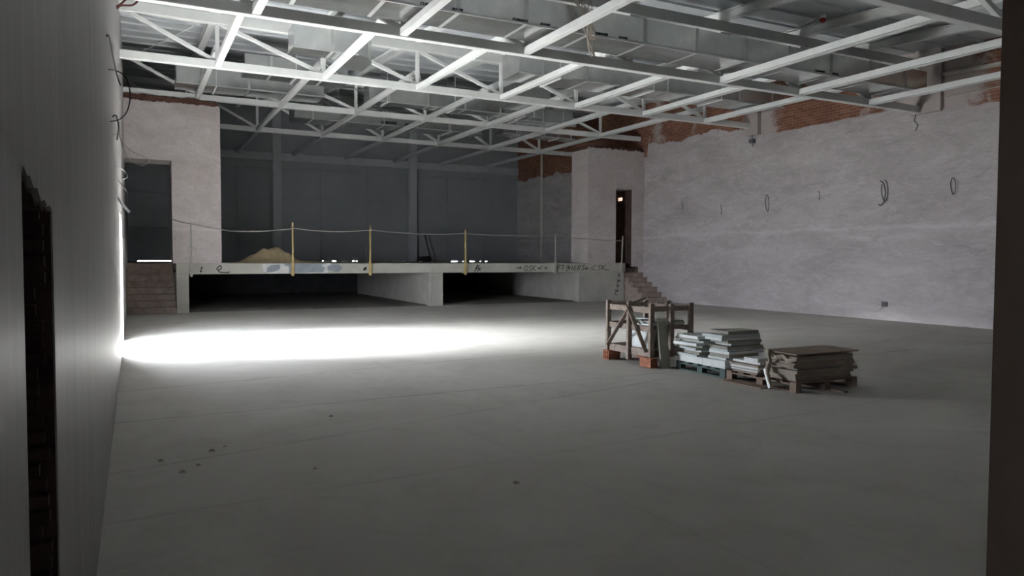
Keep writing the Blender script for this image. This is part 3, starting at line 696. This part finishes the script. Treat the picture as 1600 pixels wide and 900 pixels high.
for i in range(3):
    z = .612 + .021*i; a = rnd.uniform(-.04,.04)
    m = MB(); m.box(x0+.06+a, x1-.07+a*.5, y0+.045+.02*i, y0+.5, z, z+.02)
    tag(m.build('stone_offcut', M[('slabw','slab','slabb')[i]]), 'thin stone offcut laid across the crate rails, %s' % ('lowest', 'middle', 'topmost')[i] + ' of three', 'slab', 'offcuts on the crate rails')
# tall strip leaning on the crate corner
m = MB(); m.hexa([(6.83,8.50,0),(6.97,8.47,0),(6.975,8.51,0),(6.835,8.54,0)], [(6.80,8.565,.69),(6.93,8.535,.69),(6.935,8.575,.69),(6.805,8.605,.69)])
tag(m.build('stone_strip', M['slabb']), 'tall narrow grey-green stone strip leaning on the crate corner', 'slab')
def hollow_brick(x, y, z, lab, rz=0, l=.25, w=.13, h=.148, grp='hollow bricks under the crate'):
    t = thing('hollow_brick', lab, 'brick', (x, y, z), grp)
    R = Matrix.Translation((x, y, z)) @ Matrix.Rotation(rz, 4, 'Z')
    m = MB(); th = .012
    m.box(-l/2, l/2, -w/2, w/2, 0, th); m.box(-l/2, l/2, -w/2, w/2, h-th, h); m.box(-l/2, l/2, -w/2, w/2, h*.5-th*.4, h*.5+th*.4)
    for k in range(4): yy = -w/2 + (w-th)*k/3; m.box(-l/2, l/2, yy, yy+th, 0, h)
    m.xf(R).build('shell', M['terra'], t)
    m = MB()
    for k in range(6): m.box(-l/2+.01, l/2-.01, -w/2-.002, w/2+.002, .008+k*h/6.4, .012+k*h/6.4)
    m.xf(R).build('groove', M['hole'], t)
for p, lab, r in (((6.80, 9.72, 0), 'red hollow brick under the far left corner of the crate', .1), ((6.76, 8.72, 0), 'red hollow brick under the near corner of the crate', 1.6), ((7.49, 8.70, 0), 'red hollow brick under the right side of the crate', 1.5), ((7.45, 9.72, 0), 'red hollow brick under the far right corner of the crate', .2)):
    hollow_brick(*p, lab, r)

# ---- pile of stone slabs on a dark pallet
def pallet(x0, x1, y0, y1, lab, mat, along='x', h=.125):
    t = thing('pallet', lab, 'pallet', (x0, y0, 0), 'pallets on the floor')
    nb = 6
    for k in range(nb):
        yy = y0 + (y1-y0-.09)*k/(nb-1); MB().box(x0, x1, yy, yy+.09, h-.018, h).build('deck_board', mat, t)
    for k in range(3):
        xx = x0 + (x1-x0-.09)*k/2
        MB().box(xx, xx+.09, y0, y1, h-.038, h-.0185).build('stringer_board', mat, t)
        for j in range(3):
            yy = y0 + (y1-y0-.1)*j/2; MB().box(xx, xx+.09, yy, yy+.1, .018, h-.0385).build('block', mat, t)
        MB().box(xx-.005, xx+.095, y0, y1, 0, .0175).build('bottom_board', mat, t)
    return t
pallet(7.03, 7.80, 7.42, 8.42, 'low dark green pallet under the pile of grey stone slabs', M['woodg'])
z = .1255
bl = [(7.03, 7.76, 7.42, 7.86, .105, 'slabw', 'thick pale stone block at the bottom of the slab pile, nearer half'), (7.04, 7.78, 7.875, 8.40, .10, 'slabw', 'thick pale stone block at the bottom of the slab pile, farther half')]
for a, b, c, d, h, mk, lab in bl:
    m = MB(); m.box(a, b, c, d, z, z+h); tag(m.build('stone_block', M[mk], None, .006), lab, 'slab', 'blocks at the bottom of the pile')
def slabrow(name, x0, x1, y0, y1, z, n, seed, desc, grp, mats, tmin=.022, tmax=.04, jx=.05, jy=.03, rot=.07, lmin=.78):
    r = random.Random(seed)
    for i in range(n):
        h = r.uniform(tmin, tmax); cx, cy = (x0+x1)/2 + r.uniform(-jx,jx), (y0+y1)/2 + r.uniform(-jy,jy)
        lx, ly = (x1-x0)*r.uniform(lmin,1.1), (y1-y0)*r.uniform(.88,1.05)
        R = Matrix.Translation((cx, cy, z)) @ Matrix.Rotation(r.uniform(-rot,rot), 4, 'Z')
        m = MB(); m.hexa([(-lx/2,-ly/2,0),(lx/2,-ly/2,0),(lx/2,ly/2,0),(-lx/2,ly/2,0)], [(-lx/2+.004,-ly/2+.004,h),(lx/2-.006,-ly/2+.003,h),(lx/2-.004,ly/2-.004,h),(-lx/2+.004,ly/2-.003,h)]); m.xf(R)
        pos = 'lowest' if i == 0 else ('topmost' if i == n-1 else (ordn(i+1) + ' from the bottom'))
        tag(m.build(name, M[mats[i % len(mats)]]), desc + ', ' + pos, 'slab', grp)
        z += h + .0006 + (r.choice([0,0,.004]))
    return z
def ordn(k):
    return ['first','second','third','fourth','fifth','sixth','seventh','eighth','ninth','tenth','eleventh','twelfth','thirteenth','fourteenth'][k-1]
slabrow('stone_slab', 7.09, 7.74, 7.46, 7.84, .2315, 10, 3, 'grey stone slab in the nearer stack of the pile', 'slabs in the nearer stack', ('slab','slabb','slabw','slab','slabb'), .026, .046, .075, .02, .06)
slabrow('stone_slab', 7.02, 7.60, 7.93, 8.42, .2265, 9, 4, 'grey stone slab in the farther stack of the pile', 'slabs in the farther stack', ('slab','slabb','slabw'), jx=.07, rot=.12)
# ---- low pallet with a short stack and a taller wrapped stack
pallet(7.02, 8.10, 6.22, 7.38, 'worn wooden pallet under the brown boards, nearest the camera', M['woodp'])
zz2 = slabrow('stone_tile', 7.02, 7.62, 6.84, 7.34, .1256, 6, 8, 'flat stone tile in the low stack behind the brown boards', 'tiles in the low stack', ('tan','slabw','tan','slabw'), .018, .03, .03, .02, .05)
m = MB(); m.xf(Matrix.Identity(4)); m.box(7.05, 7.45, 6.86, 7.1, zz2+.001, zz2+.05); tag(m.build('stone_offcut', M['slabw']), 'pale squared stone offcut lying on top of the low tile stack', 'slab')
slabrow('wrapped_board', 7.06, 8.06, 6.24, 6.70, .1256, 9, 12, 'dusty tan board in the near stack under the brown cover', 'boards in the near stack', ('tan','slabb','tan'), .026, .040, .02, .014, .02, lmin=.95)
t = thing('packing_wrap', 'torn brown cardboard wrap hanging on the left end of the near board stack', 'wrapping', (7.0, 6.4, .1))
m = MB()
q = [(7.02,6.22,.43),(7.00,6.34,.40),(7.01,6.42,.44),(6.99,6.52,.415),(7.02,6.60,.455),(7.01,6.66,.46)]
for (a, b, c), (d, e, f) in zip(q[:-1], q[1:]): m.hexa([(a,b,c-.04),(d,e,f-.05),(d+.02,e,f-.05),(a+.02,b,c-.04)], [(a,b,c),(d,e,f),(d+.03,e,f+.01),(a+.03,b,c+.01)])
m.build('side_flap', M['card'], t)
m = MB(); m.tube([(7.0,6.63,.48),(6.985,6.62,.42),(6.99,6.6,.34),(6.97,6.62,.26),(6.95,6.60,.18),(6.94,6.56,.10),(6.945,6.52,.03)], [.04,.028,.022,.035,.022,.018,.012], 7); m.build('twisted_strip', M['card'], t)
m = MB(); m.beam((6.96,6.66,.24),(6.93,6.55,.02), .035, .008, (1,0,0)); m.build('torn_end', M['cablec'], t)
m = MB(); m.hexa([(7.0,6.2,.452),(8.09,6.2,.452),(8.12,6.72,.455),(7.02,6.74,.455)], [(7.0,6.2,.470),(8.09,6.2,.470),(8.12,6.72,.473),(7.02,6.74,.473)])
tag(m.build('cover_board', M['board'], None, .003), 'wide brown cover board lying on top of the near board stack', 'board')
m = MB(); m.box(6.9, 7.12, 6.62, 7.30, .0005, .016); m.xf(Matrix.Translation((-.06,-.02,0))); tag(m.build('loose_plank', M['woodp']), 'flat plank lying on the floor along the left side of the near pallet', 'plank')
m = MB(); m.box(7.55, 7.63, 5.98, 6.16, .0005, .02); tag(m.build('wood_offcut', M['woodp']), 'small wood offcut on the floor in front of the near pallet', 'plank')
for i, (x, y) in enumerate(((9.30, 7.95), (9.75, 8.0), (8.6, 8.9))):
    m = MB(); r = .018; m.hexa([(x-r,y-r,0),(x+r,y-r,0),(x+r,y+r,0),(x-r,y+r,0)], [(x-r*.5,y-r*.5,r),(x+r*.6,y-r*.4,r),(x+r*.5,y+r*.5,r),(x-r*.4,y+r*.6,r)])
    tag(m.build('plaster_chunk', M['rubble']), 'tiny white chip on the floor behind the brown boards', 'rubble', 'white chips behind the boards')

for i, (x, y) in enumerate(((.16,6.36),(.55,6.5),(.42,6.1),(1.2,5.6),(.3,5.95),(.66,6.6),(2.4,4.6),(1.75,7.4))):
    m = MB(); r = rnd.uniform(.012,.022); m.hexa([(x-r,y-r,0),(x+r*1.4,y-r,0),(x+r,y+r,0),(x-r,y+r*.8,0)], [(x-r*.5,y-r*.5,r*.7),(x+r*.6,y-r*.4,r*.8),(x+r*.5,y+r*.5,r*.6),(x-r*.4,y+r*.6,r*.7)])
    tag(m.build('grit_crumb', M['stair']), 'small dark crumb of grit on the bare floor beside the doorway wall', 'rubble', 'grit on the open floor')

# ------------------------------------------------------------------ light
w = bpy.data.worlds.new('World'); sc.world = w; w.use_nodes = True
bg = w.node_tree.nodes['Background']; bg.inputs[0].default_value = (.86, .93, 1, 1); bg.inputs[1].default_value = 11.0
sun = bpy.data.lights.new('hazy_daylight', 'SUN'); sun.energy = 34; sun.angle = math.radians(50); sun.color = (.95, .98, 1)
so = bpy.data.objects.new('hazy_daylight', sun); C.objects.link(so)
el = math.radians(31); d = Vector((1, -.12, 0)).normalized()*math.cos(el) + Vector((0,0,-math.sin(el)))
so.rotation_euler = d.to_track_quat('-Z', 'Y').to_euler(); so.location = (-4, 15, 3)
# portal so the sky seen through the doorway is sampled well
pa = bpy.data.lights.new('doorway_portal', 'AREA'); pa.shape = 'RECTANGLE'; pa.size = DZ; pa.size_y = DY1-DY0; pa.cycles.is_portal = True
po = bpy.data.objects.new('doorway_portal', pa); C.objects.link(po); po.location = (XL-.33, (DY0+DY1)/2, DZ/2); po.rotation_euler = (0, -math.pi/2, 0)

# ------------------------------------------------------------------ camera
YAW, PITCH, ROLL, F = .4749, -.04, .0032, 1149.7
cy, sy, cp, sp = math.cos(YAW), math.sin(YAW), math.cos(PITCH), math.sin(PITCH)
fw = Vector((sy*cp, cy*cp, sp)); rt = Vector((cy, -sy, 0)); up = rt.cross(fw)
r2 = rt*math.cos(ROLL) + up*math.sin(ROLL); u2 = up*math.cos(ROLL) - rt*math.sin(ROLL)
cam = bpy.data.cameras.new('camera'); co = bpy.data.objects.new('camera', cam); C.objects.link(co)
Mw = Matrix((r2, u2, -fw)).transposed().to_4x4(); Mw.translation = (0, 0, 1.6); co.matrix_world = Mw
cam.sensor_width = 36; cam.lens = 36*F/1600; cam.clip_start = .02
sc.camera = co

sc.view_settings.view_transform = 'Standard'; sc.view_settings.look = 'None'; sc.view_settings.gamma = 1
sc.view_settings.use_curve_mapping = False; sc.view_settings.exposure = 2.5
cyc = sc.cycles; cyc.use_denoising = True; cyc.max_bounces = 10; cyc.diffuse_bounces = 8; cyc.glossy_bounces = 4
cyc.sample_clamp_indirect = 8; cyc.caustics_reflective = False; cyc.caustics_refractive = False
